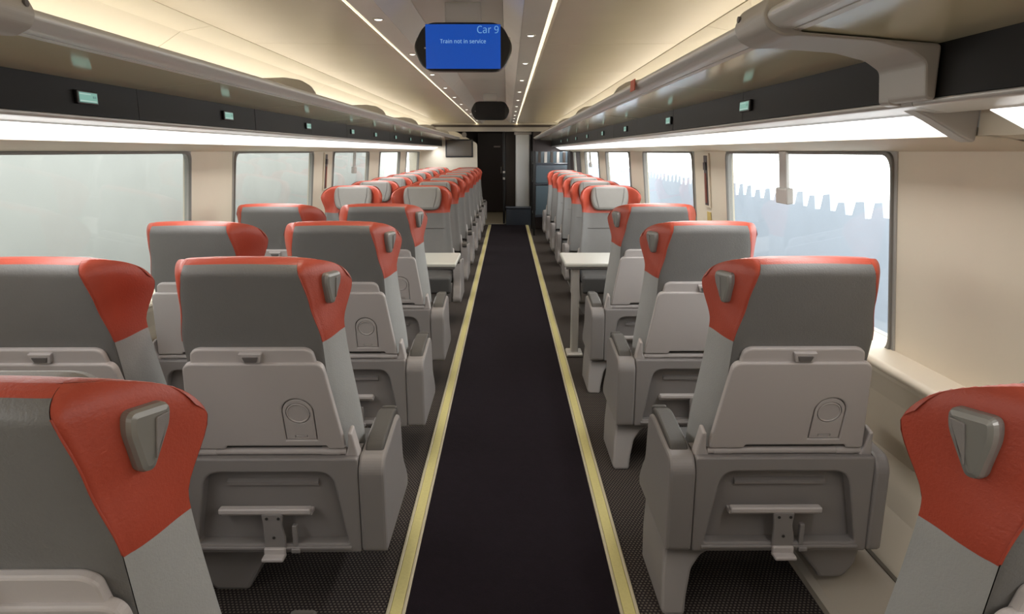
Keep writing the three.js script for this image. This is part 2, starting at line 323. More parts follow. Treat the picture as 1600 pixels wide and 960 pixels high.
// strip lights under the racks
for (const side of [-1, 1]) {
  const t = thing('strip_light', `long white strip light under the luggage rack above the ${side < 0 ? 'left' : 'right'} windows`, 'light');
  const cuts = [ZN, ...BRK[side], ZF];
  for (let i = 0; i + 1 < cuts.length; i++) {
    const z1 = cuts[i] - (i === 1 ? 0.097 : i ? 0.002 : 0), z0 = cuts[i + 1] + (i === 0 ? 0.132 : 0.002);
    mk('diffuser', prof(pr(side, [[1.204, 0.0825], [1.300, 0.0360], [1.305, 0.047], [1.209, 0.093]]), z0, z1), M.diffuser, t);
  }
  const dir = [-side * 0.436, -0.900, 0];
  for (const [z0, z1] of [[BRK[side][0] + 0.135, ZN], [ZF + 0.1, BRK[side][0] - 0.10]])
    area(WHITE, LIGHT.strip, 0.10, z1 - z0, [X(side, 1.252) - side * 0.43 * 0.006, Y(0.0592) - 0.0054, (z0 + z1) / 2], dir, t);
}
// cove lights on top of the racks
for (const side of [-1, 1]) {
  const t = thing('cove_light', `hidden warm light washing the ${side < 0 ? 'left' : 'right'} cove above the luggage rack`, 'light');
  mk('glow_strip', rbox(0.06, 0.02, ZN - ZF - 0.1, 0.006, X(side, 1.36), Y(0.256), (ZN + ZF) / 2), M.coveGlow, t);
  area(WARM, LIGHT.cove, 0.06, ZN - ZF - 0.1, [X(side, 1.36), Y(0.268), (ZN + ZF) / 2], [-side * 0.25, 1, 0], t);
}
// seat number displays on the fascia
function canvasTex(w, h, draw) { const c = document.createElement('canvas'); c.width = w; c.height = h; draw(c.getContext('2d'), w, h); const t = new THREE.CanvasTexture(c); t.colorSpace = THREE.SRGBColorSpace; return t; }
const seatTex = canvasTex(128, 40, (g, w, h) => {
  const k = g.createLinearGradient(0, 0, 0, 1); g.fillStyle = '#7fc4b4'; g.fillRect(0, 0, w, h);
  g.fillStyle = '#d5efe8'; g.fillRect(4, 5, 80, 3); g.fillRect(4, 32, 118, 4); g.fillStyle = '#4f8f86'; g.fillRect(96, 12, 12, 10); g.fillRect(112, 12, 8, 10);
});
const seatScreen = std({ color: lin(0.02, 0.02, 0.02), roughness: 0.3, emissive: new THREE.Color(1, 1, 1), emissiveMap: seatTex, emissiveIntensity: 0.6 });
const dispPane = new THREE.PlaneGeometry(0.098, 0.030);
const dispBody = metric(rbox(0.112, 0.042, 0.012, 0.004));
for (const side of [-1, 1]) for (let i = 0; i < 8; i++) {
  const d = (side < 0 ? [2.32, 3.47, 4.85, 6.22, 7.3, 8.6, 9.9, 11.2] : [2.72, 4.0, 5.45, 6.75, 8.05, 9.35, 10.65, 11.95])[i], t = thing('seat_display', `small pale teal seat number display on the ${side < 0 ? 'left' : 'right'} rack fascia, ${ord[i]} from the camera`, 'display', [X(side, 1.1145) - side * 0.006, Y(0.166), -d], -side * Math.PI / 2, 'seat number displays');
  const b = dispBody, p = dispPane.clone().translate(0, 0, 0.0066);
  inst('housing', b, M.black, t); inst('screen', p, seatScreen, t);
}
// small red tag on the right rail
tag(mk('tag', rbox(0.004, 0.045, 0.10, 0.001, X(1, 0.7405), Y(0.268), -3.05), M.redTag), 'small red tag on the right luggage rack rail', 'tag');

// hanging monitors
function monitor(z, label, on) {
  const t = thing('ceiling_monitor', label, 'monitor', [-0.195, Y(0.452), z]);
  const O = [[-0.222, 0.0], [-0.168, 0.102], [0.168, 0.102], [0.222, 0.0], [0.178, -0.102], [-0.178, -0.102]];
  mk('housing', ext(poly(O, [0.03, 0.05, 0.05, 0.03, 0.05, 0.05]), 0.07, 0.008, 6).translate(0, 0, -0.07), M.black, t);
  mk('mount', [rbox(0.16, 0.11, 0.04, 0.01, 0, 0.14, -0.04), rbox(0.05, 0.03, 0.05, 0.008, -0.185, 0.03, -0.05), rbox(0.05, 0.03, 0.05, 0.008, 0.185, 0.03, -0.05)], M.rail, t);
  const m = on ? std({ color: lin(0.01, 0.01, 0.01), roughness: 0.25, emissive: new THREE.Color(1, 1, 1), emissiveIntensity: 0.75, emissiveMap: canvasTex(640, 368, (g, w, h) => {
    g.fillStyle = '#0c50b8'; g.fillRect(0, 0, w, h); g.fillStyle = '#7fb4ea'; g.font = '82px sans-serif'; g.textAlign = 'right'; g.fillText('Car 9', w - 12, 72);
    g.textAlign = 'center'; g.font = '46px sans-serif'; g.fillStyle = '#a6d0f6'; g.fillText('Train not in service', w / 2, 156);
  }) }) : phy({ color: lin(0.012, 0.012, 0.014), roughness: 0.12 });
  inst('screen', new THREE.PlaneGeometry(0.330, 0.186).translate(0, 0, 0.0008), m, t);
  mk('sensor', new THREE.CylinderGeometry(0.004, 0.004, 0.003, 8).rotateX(Math.PI / 2).translate(-0.168, -0.006, 0.001), M.metal, t);
  if (on) { const l = new THREE.RectAreaLight(new THREE.Color(0.05, 0.25, 0.75), 0.4, 0.30, 0.17); l.name = 'screen_light'; l.position.set(0, 0, 0.004); l.lookAt(t.position.x, t.position.y, 10); l.rotation.set(0, Math.PI, 0); t.add(l); }
  return t;
}
monitor(-3.28, 'ceiling monitor with a lit blue screen of text', true);
monitor(-8.25, 'dark switched-off ceiling monitor beyond the blue one', false);

// ───────────────────────── far end ─────────────────────────
const end = setting('wall_end');
const zE = ZF;
mk('left_partition', ext(poly([[-2.02, 0], [-0.62, 0], [-0.62, 1.66], [-1.05, 1.90], [-2.02, 1.90]], [0, 0, 0.05, 0.05, 0]), 0.06).translate(0, 0, zE - 0.06), M.cream, end);
mk('bulkhead', span(-2.02, 1.6, 2.03, 2.30, zE - 0.12, zE), M.cream, end);
mk('header', [span(-2.02, 1.6, 1.985, 2.03, zE - 0.12, zE + 0.02)], M.vestBrown, end);
mk('header_panel', span(-2.02, 1.6, 1.90, 1.985, zE - 0.14, zE - 0.01), M.silver, end);
mk('right_partition', span(0.52, 1.6, 0, 1.90, zE - 0.12, zE - 0.04), M.vest, end);
mk('vestibule_wall', [span(-1.2, -1.14, 0, 2.3, -18.3, zE - 0.06), span(0.9, 0.96, 0, 2.3, -18.3, zE - 0.12), span(-1.2, 0.96, 0, 2.3, -18.4, -18.3), span(-1.2, 0.96, 2.2, 2.26, -18.3, zE - 0.12)], M.vest, end);
const vl = thing('vestibule_light', 'ceiling light in the dark vestibule beyond the far doorway', 'light', [-0.3, 2.19, -16.4]);
mk('panel', rbox(0.5, 0.02, 0.3, 0.006), M.diffuser, vl); area(WARM, 9.0, 0.45, 0.26, [0, -0.014, 0], [0, -1, 0], vl);
const door = setting('door_1');
mk('door_leaf', rbox(0.64, 1.93, 0.05, 0.01, -0.42, 0.98, -17.9), M.vest, door);
mk('door_handle', rbox(0.03, 0.16, 0.04, 0.01, -0.16, 1.05, -17.86), M.metal, door);
mk('door_sign', rbox(0.16, 0.035, 0.005, 0.001, -0.26, 1.62, -17.872), std({ color: lin(0.5, 0.45, 0.42), roughness: 0.5 }), door);
const post = thing('door_post', 'narrow black post with handles beside the dark end door', 'post', [-0.075, 0, -14.98]);
mk('post', rbox(0.05, 1.95, 0.05, 0.01, 0, 0.975, 0), M.black, post);
for (const y of [1.08, 0.95]) mk('handle', rbox(0.05, 0.05, 0.04, 0.01, 0, y, 0.04), M.metal, post);
tag(mk('side_panel', rbox(0.20, 1.92, 0.04, 0.005, 0.06, 0.96, -15.4), M.vestBrown), 'brown panel between the black post and silver column', 'panel');
const col = thing('column', 'silver grey column at the right of the end doorway', 'column', [0.32, 0, -15.1]);
mk('shaft', rbox(0.31, 1.94, 0.2, 0.04, 0, 0.97, 0, 4), M.column, col);
mk('cap', rbox(0.36, 0.06, 0.24, 0.01, 0, 1.87, 0), M.silver, col);
const ben = thing('bench', 'low dark blue bench box at the foot of the silver column', 'bench', [0.225, 0, -14.8]);
mk('top', rbox(0.53, 0.03, 0.30, 0.01, 0, 0.36, 0), M.bench, ben); mk('front', rbox(0.52, 0.345, 0.28, 0.01, 0, 0.1725, 0), M.bench, ben);
const wm = thing('wall_monitor', 'dark wall monitor on the cream partition at far left', 'monitor', [-0.985, 1.565, zE]);
mk('bezel', rbox(0.56, 0.36, 0.03, 0.008, 0, 0, 0.015), M.black, wm); mk('screen', rbox(0.50, 0.30, 0.004, 0.001, 0, 0, 0.031), phy({ color: lin(0.09, 0.075, 0.055), roughness: 0.15 }), wm);
tag(mk('speaker_grille', new THREE.CylinderGeometry(0.05, 0.05, 0.01, 16).rotateX(Math.PI / 2).translate(-0.88, 1.835, zE + 0.004), M.shell), 'small round speaker above the wall monitor', 'speaker');
// luggage stack at the right before the far end
const ls = thing('luggage_stack', 'tall dark luggage stack with glass panels beyond the right seats', 'luggage stack', [0.86, 0, -13.4]);
for (const [x, z] of [[-0.38, 0.55], [0.24, 0.55], [-0.38, -0.55], [0.24, -0.55]]) mk('post', rbox(0.045, 1.51, 0.045, 0.008, x, 0.756, z), M.black, ls);
for (const y of [0.35, 0.93, 1.28]) mk('shelf', rbox(0.62, 0.03, 1.10, 0.008, -0.07, y, 0), M.bench, ls);
for (const [y, h] of [[0.64, 0.52], [1.105, 0.31], [1.40, 0.20]]) mk('glass_panel', rbox(0.56, h, 0.012, 0.003, -0.07, y, 0.55), M.blueGlass, ls);
for (let i = 0; i < 5; i++) mk('slat', rbox(0.05, 0.19, 0.02, 0.004, -0.29 + i * 0.11, 1.40, 0.565), i % 2 ? M.silver : M.vestBrown, ls);
mk('back_panel', rbox(0.62, 1.45, 0.02, 0.004, -0.07, 0.73, -0.56), M.vest, ls);

// ───────────────────────── outside ─────────────────────────
tag(mk('ground', span(-30, 30, -1.3, -1.2, -40, 30), M.snow), 'pale ground outside the windows', 'ground').userData.kind = 'structure';
{
  const s = new THREE.Shape(); s.moveTo(-4, -1.2); s.lineTo(-4, 0.90);
  for (let z = -4; z < 34;) { const p = 0.38 + 0.10 * (rnd() - 0.5), a = 0.11 * (0.7 + 0.6 * rnd()), b = 0.885 + 0.03 * (rnd() - 0.5); s.lineTo(z + p * 0.10, b + a); s.lineTo(z + p * 0.5, b + a * 0.9); s.lineTo(z + p * 0.62, b - a * 0.3); s.lineTo(z + p * 0.95, b - a * 0.4); z += p; }
  s.lineTo(34, -1.2); s.closePath();
  tag(mk('white_sheeting', ext(s, 0.03).rotateY(Math.PI / 2).translate(3.65, 0, 0), M.sheetR), 'pale blue sheeting with a jagged top edge outside the right windows', 'sheeting');
  tag(mk('white_sheeting', span(-3.28, -3.25, -1.2, 2.6, -22, 6), M.sheetL), 'tall off-white sheeting hung outside the left windows', 'sheeting');
}

// ───────────────────────── seats ─────────────────────────
const TH = 14.4 * Math.PI / 180, T0 = -0.06, TT = 0.704;
const backM = new THREE.Matrix4().makeBasis(v3(1, 0, 0), v3(0, Math.cos(TH), Math.sin(TH)), v3(0, -Math.sin(TH), Math.cos(TH))).setPosition(0, 0.5, 0.13);   // x, up the back, out of the rear
const sst = (a, b, x) => { const t = Math.min(1, Math.max(0, (x - a) / (b - a))); return t * t * (3 - 2 * t); };
function crom(a, s) {                                                // Catmull-Rom through a at s in 0..1
  const n = a.length - 1, u = Math.min(n - 1e-6, Math.max(0, s * n)), i = Math.floor(u), t = u - i, g = (k) => a[Math.min(n, Math.max(0, k))];
  const p0 = i ? g(i - 1) : 2 * g(0) - g(1), p1 = g(i), p2 = g(i + 1), p3 = i + 2 > n ? 2 * g(n) - g(n - 1) : g(i + 2);
  return 0.5 * (2 * p1 + (p2 - p0) * t + (2 * p0 - 5 * p1 + 4 * p2 - p3) * t * t + (3 * p1 - p0 - 3 * p2 + p3) * t * t * t);
}
const KEY = [                                                         // rear x, rear n, front x, front n at three heights
  [0.02, [0, 0.11, 0.19, 0.225, 0.25, 0.272, 0.280], [0, 0, -0.004, -0.025, -0.060, -0.100, -0.125], [0, 0.10, 0.16, 0.20, 0.235, 0.262, 0.280], [-0.105, -0.105, -0.106, -0.110, -0.120, -0.132, -0.125]],
  [0.45, [0, 0.11, 0.198, 0.217, 0.232, 0.244, 0.252], [0, 0, -0.003, -0.022, -0.060, -0.105, -0.135], [0, 0.09, 0.16, 0.19, 0.215, 0.238, 0.252], [-0.105, -0.105, -0.106, -0.110, -0.122, -0.140, -0.135]],
  [0.568, [0, 0.10, 0.181, 0.203, 0.229, 0.256, 0.276], [0, 0, -0.004, -0.026, -0.080, -0.145, -0.195], [0, 0.10, 0.158, 0.184, 0.212, 0.246, 0.276], [-0.105, -0.105, -0.106, -0.112, -0.140, -0.195, -0.200]],
  [0.74, [0, 0.10, 0.159, 0.184, 0.215, 0.247, 0.271], [0, 0, -0.004, -0.024, -0.075, -0.132, -0.172], [0, 0.10, 0.148, 0.172, 0.203, 0.240, 0.271], [-0.105, -0.105, -0.106, -0.112, -0.135, -0.172, -0.175]],
];
function section(s, t) {
  let i = 0; while (i < KEY.length - 2 && t > KEY[i + 1][0]) i++;
  const k = sst(KEY[i][0], KEY[i + 1][0], t), at = (c) => crom(KEY[i][c], s) * (1 - k) + crom(KEY[i + 1][c], s) * k;
  return { rx: at(1), rn: at(2), fx: at(3), fn: at(4) };
}
const topAt = (x, mid = -0.0525) => { x = Math.abs(x); return TT + 0.256 * (mid + 0.0525) - 0.005 * Math.min(1, x / 0.19) ** 2 - (x < 0.172 ? 0 : 0.105 * (1 - Math.sqrt(Math.max(0, 1 - ((x - 0.172) / 0.1045) ** 2)))); };
function onBack(front, sign, s, t, lift = 0) {
  const q = section(s, t), x = front ? q.fx : q.rx, mid = (q.rn + q.fn) / 2, top = topAt(q.rx, mid), tt = Math.min(t, top), k = Math.min(1, Math.max(0, (top - tt) / 0.035)), c = Math.sqrt(Math.max(0, 1 - (1 - k) ** 2));
  return v3(sign * x, tt, mid + ((front ? q.fn : q.rn) - mid) * c + (front ? -lift : lift)).applyMatrix4(backM);
}
function patch(front, sign, na, nb, f, lift = 0) {                   // f(a, b) in 0..1 gives [s, t]; s below 0 is the other side
  const pos = [], idx = [];
  for (let j = 0; j <= nb; j++) for (let i = 0; i <= na; i++) { const [s, t] = f(i / na, j / nb); pos.push(...onBack(front, s < 0 ? -sign : sign, Math.abs(s), t, lift).toArray()); }
  const flip = (sign > 0) === front;
  for (let j = 0; j < nb; j++) for (let i = 0; i < na; i++) { const a = j * (na + 1) + i, b = a + 1, c = a + na + 1, d = c + 1; flip ? idx.push(a, c, b, b, c, d) : idx.push(a, b, c, b, d, c); }
  const g = new THREE.BufferGeometry(); g.setAttribute('position', new THREE.Float32BufferAttribute(pos, 3)); g.setIndex(idx); g.computeVertexNormals(); return g;
}
const sb = (t) => (2.0 + 0.45 * Math.min(1, Math.max(0, (TT - t) / (TT - 0.45)))) / 6;     // edge of the grey rear panel
const tlow = (s, s0) => 0.445 - 0.015 * Math.pow(Math.max(0, (s - s0) / (1 - s0)), 1.1);   // lower edge of the red wing
const lerp = (a, b, k) => a + (b - a) * k, eased = (b) => 1 - (1 - b) ** 2;
const backGeo = (() => {
  const G = {};
  const capAt = (s) => { const q = section(s, TT - 0.02); return topAt(q.rx, (q.rn + q.fn) / 2) - 0.0055; };
  G.panel = patch(false, 1, 38, 40, (a, b) => { const t = lerp(T0, capAt(Math.abs(a * 2 - 1) * sb(TT)), eased(b)); return [(a * 2 - 1) * sb(t), t]; }, 0.0022);
  const sLow = sb(0.3);
  G.side = (k) => patch(false, k, 14, 18, (a, b) => { const s = lerp(sLow, 1, a); return [s, lerp(T0, tlow(s, sLow), b)]; });
  G.wing = (k) => patch(false, k, 38, 30, (a, b) => { const s1 = lerp(sLow, 1, a), tl = tlow(s1, sLow), t = lerp(tl, TT, eased(b)); return [lerp(sb(t), 1, a), t]; });
  G.top = patch(false, 1, 38, 6, (a, b) => { const s = (a * 2 - 1) * sb(TT), c = capAt(Math.abs(s)); return [s, lerp(c - 0.004, c + 0.0056, b)]; });
  G.frontRed = patch(true, 1, 114, 26, (a, b) => [a * 2 - 1, lerp(0.44, TT, eased(b))]);
  G.frontGrey = patch(true, 1, 32, 14, (a, b) => [a * 2 - 1, lerp(T0, 0.44, b)]);
  return G;
})();
const inBack = (g) => g.applyMatrix4(backM);
const SEATGEO = {
  panel: metric(backGeo.panel), side: { 1: metric(backGeo.side(1)), [-1]: metric(backGeo.side(-1)) }, wing: { 1: metric(backGeo.wing(1)), [-1]: metric(backGeo.wing(-1)) },
  head: join([backGeo.top, backGeo.frontRed]), front: metric(backGeo.frontGrey),
  pillow: join(inBack(ext(poly([[-0.15, 0.462], [0.15, 0.462], [0.178, 0.58], [0.158, 0.676], [-0.158, 0.676], [-0.178, 0.58]], [0.09, 0.09, 0.06, 0.045, 0.045, 0.06]), 0.06, 0.022, 6).translate(0, 0, -0.155))),
  pillowSeam: [1, -1].map((k) => join(inBack(tube([[k * 0.10, 0.480, -0.156], [k * 0.125, 0.58, -0.157], [k * 0.13, 0.658, -0.156]], 0.0022)))),
  piping: join(inBack(tube([[-0.20, 0.30, -0.111], [0, 0.30, -0.107], [0.20, 0.30, -0.111]], 0.003))),
  lining: [1, -1].map((k) => join(tube(Array.from({ length: 9 }, (_, i) => { const t = lerp(0.45, TT - 0.03, i / 8); return onBack(false, k, sb(t), t, 0.001).toArray(); }), 0.0022, 20, 5))),
};
// tray with the cup recess: arch plate and ring set in their own grooves
const archPts = (m, x0) => { const s = new THREE.Shape(), w = 0.05 - m; s.moveTo(x0 - w, 0.108 + m); s.lineTo(x0 + w, 0.108 + m); s.lineTo(x0 + w, 0.215); s.absarc(x0, 0.215, w, 0, Math.PI, false); s.closePath(); return s; };
{
  const CX = 0.115, trayShape = poly([[-0.250, 0.071], [-0.135, 0.071], [-0.132, 0.083], [0.192, 0.083], [0.195, 0.071], [0.250, 0.071], [0.212, 0.392], [-0.212, 0.392]], [0.012, 0.0055, 0.0055, 0.0055, 0.0055, 0.012, 0.03, 0.03]);
  trayShape.holes.push(archPts(0, CX));
  const arch = archPts(0.0028, CX), ringHole = new THREE.Path(); ringHole.absarc(CX, 0.210, 0.0385, 0, Math.PI * 2); arch.holes.push(ringHole);
  const latchHole = poly([[CX - 0.02, 0.115], [CX + 0.02, 0.115], [CX + 0.02, 0.125], [CX - 0.02, 0.125]]); arch.holes.push(latchHole);
  SEATGEO.tray = join(inBack(ext(trayShape, 0.026, 0.005, 8).translate(0, 0, 0.006)));
  SEATGEO.trayBack = join(inBack(ext(poly([[-0.235, 0.09], [0.235, 0.09], [0.20, 0.38], [-0.20, 0.38]], 0.02), 0.012).translate(0, 0, 0.004)));
  SEATGEO.arch = join(inBack(ext(arch, 0.014, 0.0015, 10).translate(0, 0, 0.0165)));
  SEATGEO.ring = join(inBack(new THREE.TorusGeometry(0.034, 0.0028, 6, 28).translate(CX, 0.210, 0.0285))); SEATGEO.disc = join(inBack(new THREE.CylinderGeometry(0.034, 0.034, 0.010, 28).rotateX(Math.PI / 2).translate(CX, 0.210, 0.0235))); SEATGEO.catch_ = join(inBack(rbox(0.036, 0.008, 0.01, 0.002, CX, 0.120, 0.025)));
  SEATGEO.housing = join([
    inBack(ext(poly([[-0.195, 0.36], [0.195, 0.36], [0.185, 0.425], [0.165, 0.437], [-0.165, 0.437], [-0.185, 0.425]], 0.012), 0.020, 0.005, 4).translate(0, 0, 0.001)),
    ...[1, -1].map((k) => inBack(ext(poly(k > 0 ? [[0.235, 0.02], [0.292, 0.01], [0.275, 0.13], [0.262, 0.13], [0.257, 0.07]] : [[-0.235, 0.02], [-0.257, 0.07], [-0.262, 0.13], [-0.275, 0.13], [-0.292, 0.01]], 0.008), 0.05, 0.006).translate(0, 0, -0.02))),
  ]);
  SEATGEO.latch = join(inBack(ext(poly([[-0.036, 0.428], [0.036, 0.428], [0.026, 0.395], [-0.026, 0.395]], 0.005), 0.016, 0.003).translate(0, 0, 0.017)));
  SEATGEO.latchPad = join(inBack(ext(poly([[-0.024, 0.418], [0.024, 0.418], [0.018, 0.400], [-0.018, 0.400]], 0.003), 0.004, 0.001).translate(0, 0, 0.0325)));
  SEATGEO.hinge = join([inBack(bar([-0.25, 0.053, 0.016], [0.25, 0.053, 0.016], 0.0125, 12)), ...[-0.2, 0.2].map((x) => inBack(bar([x - 0.03, 0.053, 0.016], [x + 0.03, 0.053, 0.016], 0.0145, 12)))]);
}
// base: rear panel with a deep recess, its ledge, footrest bar and pedal
{
  const face = poly([[-0.290, 0.20], [0.290, 0.20], [0.290, 0.535], [-0.290, 0.535]], 0.012);
  face.holes.push(poly([[-0.250, 0.232], [0.250, 0.232], [0.205, 0.487], [-0.205, 0.487]], [0.012, 0.012, 0.05, 0.05]));
  SEATGEO.base = join([ext(face, 0.05, 0.006, 8).translate(0, 0, 0.145)]);
  const wallRecess = alongX([[0.185, 0.47], [0.150, 0.46], [0.135, 0.40], [0.150, 0.25], [0.185, 0.235], [0.10, 0.235], [0.10, 0.47]], -0.262, 0.262);
  SEATGEO.recess = join([span(-0.27, 0.27, 0.22, 0.50, 0.128, 0.146), alongX([[0.146, 0.445], [0.158, 0.437], [0.158, 0.425], [0.146, 0.42]], -0.15, 0.15)]);
  SEATGEO.core = join([span(-0.285, 0.285, 0.205, 0.365, -0.26, 0.13), span(-0.285, 0.285, 0.365, 0.53, 0.06, 0.13)]);
  SEATGEO.ledge = join(rbox(0.565, 0.018, 0.05, 0.005, 0, 0.522, 0.122)); SEATGEO.lip = join(rbox(0.52, 0.012, 0.03, 0.004, 0, 0.219, 0.188));
  SEATGEO.bar = join([rbox(0.30, 0.020, 0.030, 0.006, -0.02, 0.352, 0.190), rbox(0.30, 0.014, 0.04, 0.004, -0.02, 0.336, 0.165)]);
  SEATGEO.pedal = join([ext(poly([[-0.030, 0.345], [0.040, 0.345], [0.034, 0.30], [0.044, 0.255], [0.040, 0.205], [-0.026, 0.205], [-0.026, 0.30]], 0.008), 0.014, 0.003).translate(0, 0, 0.192)]);
  SEATGEO.tongue = join([rbox(0.072, 0.014, 0.045, 0.006, 0.008, 0.200, 0.222), rbox(0.070, 0.03, 0.016, 0.005, 0.008, 0.212, 0.208)]);
  SEATGEO.screws = [[-0.012, 0.330], [0.026, 0.330], [0.007, 0.262]].map(([x, y]) => join(new THREE.CylinderGeometry(0.005, 0.005, 0.004, 8).rotateX(Math.PI / 2).translate(x, y, 0.2065)));
  SEATGEO.lever = join([rbox(0.016, 0.075, 0.02, 0.004, 0.072, 0.262, 0.188), rbox(0.03, 0.016, 0.03, 0.004, 0.076, 0.214, 0.196)]);
  SEATGEO.cushion = join(rbox(0.565, 0.08, 0.37, 0.03, 0, 0.405, -0.125, 3));
  SEATGEO.cushionFront = join(rbox(0.56, 0.15, 0.06, 0.025, 0, 0.36, -0.290, 3));
  // consoles with armrest
  const SIDE = [[0.198, 0.20], [0.202, 0.495], [0.175, 0.534], [0.12, 0.537], [-0.10, 0.562], [-0.165, 0.552], [-0.180, 0.50], [-0.20, 0.36], [-0.26, 0.30], [-0.30, 0.24], [-0.29, 0.20]];
  const RR = [0.02, 0.05, 0.04, 0.02, 0.03, 0.03, 0.03, 0.05, 0.05, 0.04, 0.02];
  SEATGEO.console = (x0, x1) => join(alongX(SIDE, x0, x1, RR, 0.010));
  SEATGEO.arm = (x0, x1) => join(alongX([[0.140, 0.530], [0.115, 0.556], [-0.10, 0.584], [-0.165, 0.574], [-0.183, 0.540], [-0.16, 0.528]], x0 + 0.012, x1 - 0.012, [0.012, 0.02, 0.03, 0.02, 0.02, 0.01], 0.007));
  SEATGEO.armTip = (x0, x1) => join(rbox(x1 - x0 - 0.03, 0.036, 0.02, 0.01, (x0 + x1) / 2, 0.558, -0.182, 3));
  // leg with an arch under the base; x grows outwards
  const LEG = [[0.235, 0.205], [0.368, 0.205], [0.385, 0.11], [0.395, 0.012], [0.385, 0.0], [0.318, 0.0], [0.308, 0.05], [0.285, 0.125], [0.25, 0.165], [0.20, 0.185]];
  SEATGEO.leg = (k) => join(ext(poly(k > 0 ? LEG : LEG.map(([x, y]) => [-x, y]).reverse(), 0.012), 0.34, 0.010, 4).translate(0, 0.003, -0.19).applyMatrix4(new THREE.Matrix4().set(1, 0, 0, 0, 0, 1, 0, 0, 0, -0.55, 1, 0.11, 0, 0, 0, 1)));
  const LEGW = [[0.06, 0.205], [0.30, 0.205], [0.285, 0.13], [0.255, 0.085], [0.235, 0.076], [0.165, 0.076], [0.155, 0.10], [0.11, 0.15]];
  SEATGEO.legWall = (k) => join(ext(poly(k > 0 ? LEGW : LEGW.map(([x, y]) => [-x, y]).reverse(), 0.012), 0.34, 0.010, 4).translate(0, -0.005, -0.19));
  const LEGC = [[-0.29, 0.205], [-0.02, 0.205], [-0.06, 0.13], [-0.13, 0.0], [-0.245, 0.0], [-0.29, 0.06]];
  SEATGEO.legPair = (k) => join(ext(poly(k > 0 ? LEGC : LEGC.map(([x, y]) => [-x, y]).reverse(), 0.012), 0.28, 0.012, 4).translate(0, 0.003, -0.17));
}
// pick shaped grip in the wing, its face split in two by a ridge
function gripGeo(k) {
  const t = 0.600, s = 0.69, e = 0.004, p = onBack(false, k, s, t), du = onBack(false, k, s + e, t).sub(p).normalize().multiplyScalar(k), dv = onBack(false, k, s, t + e).sub(p).normalize();
  const n = v3().crossVectors(du, dv).normalize(), vv = v3().crossVectors(n, du);
  const m = new THREE.Matrix4().makeBasis(du, vv, n).setPosition(p).multiply(new THREE.Matrix4().makeRotationZ(-k * 0.3));
  const pts = [[-0.036, 0.040], [0.034, 0.046], [0.036, 0.015], [0.010, -0.056], [-0.012, -0.056], [-0.036, 0.008]].map(([x, y]) => [x * k, y]);
  const shp = (q) => poly((k > 0 ? pts.slice().reverse() : pts).map(([x, y]) => [x * q, y * q]), 0.013);
  return {
    body: join(ext(shp(0.97), 0.045, 0.010, 5).translate(0, 0, -0.025).applyMatrix4(m)),
    plate: join(ext(poly((k > 0 ? (a) => a : (a) => a.map(([x, y]) => [-x, y]).reverse())([[0.004, 0.026], [0.006, -0.036], [0.024, 0.010], [0.027, 0.032]]), 0.004), 0.006, 0.0015).translate(0, 0, 0.0175).applyMatrix4(m)),
  };
}
const GRIP = { 1: gripGeo(1), [-1]: gripGeo(-1) };
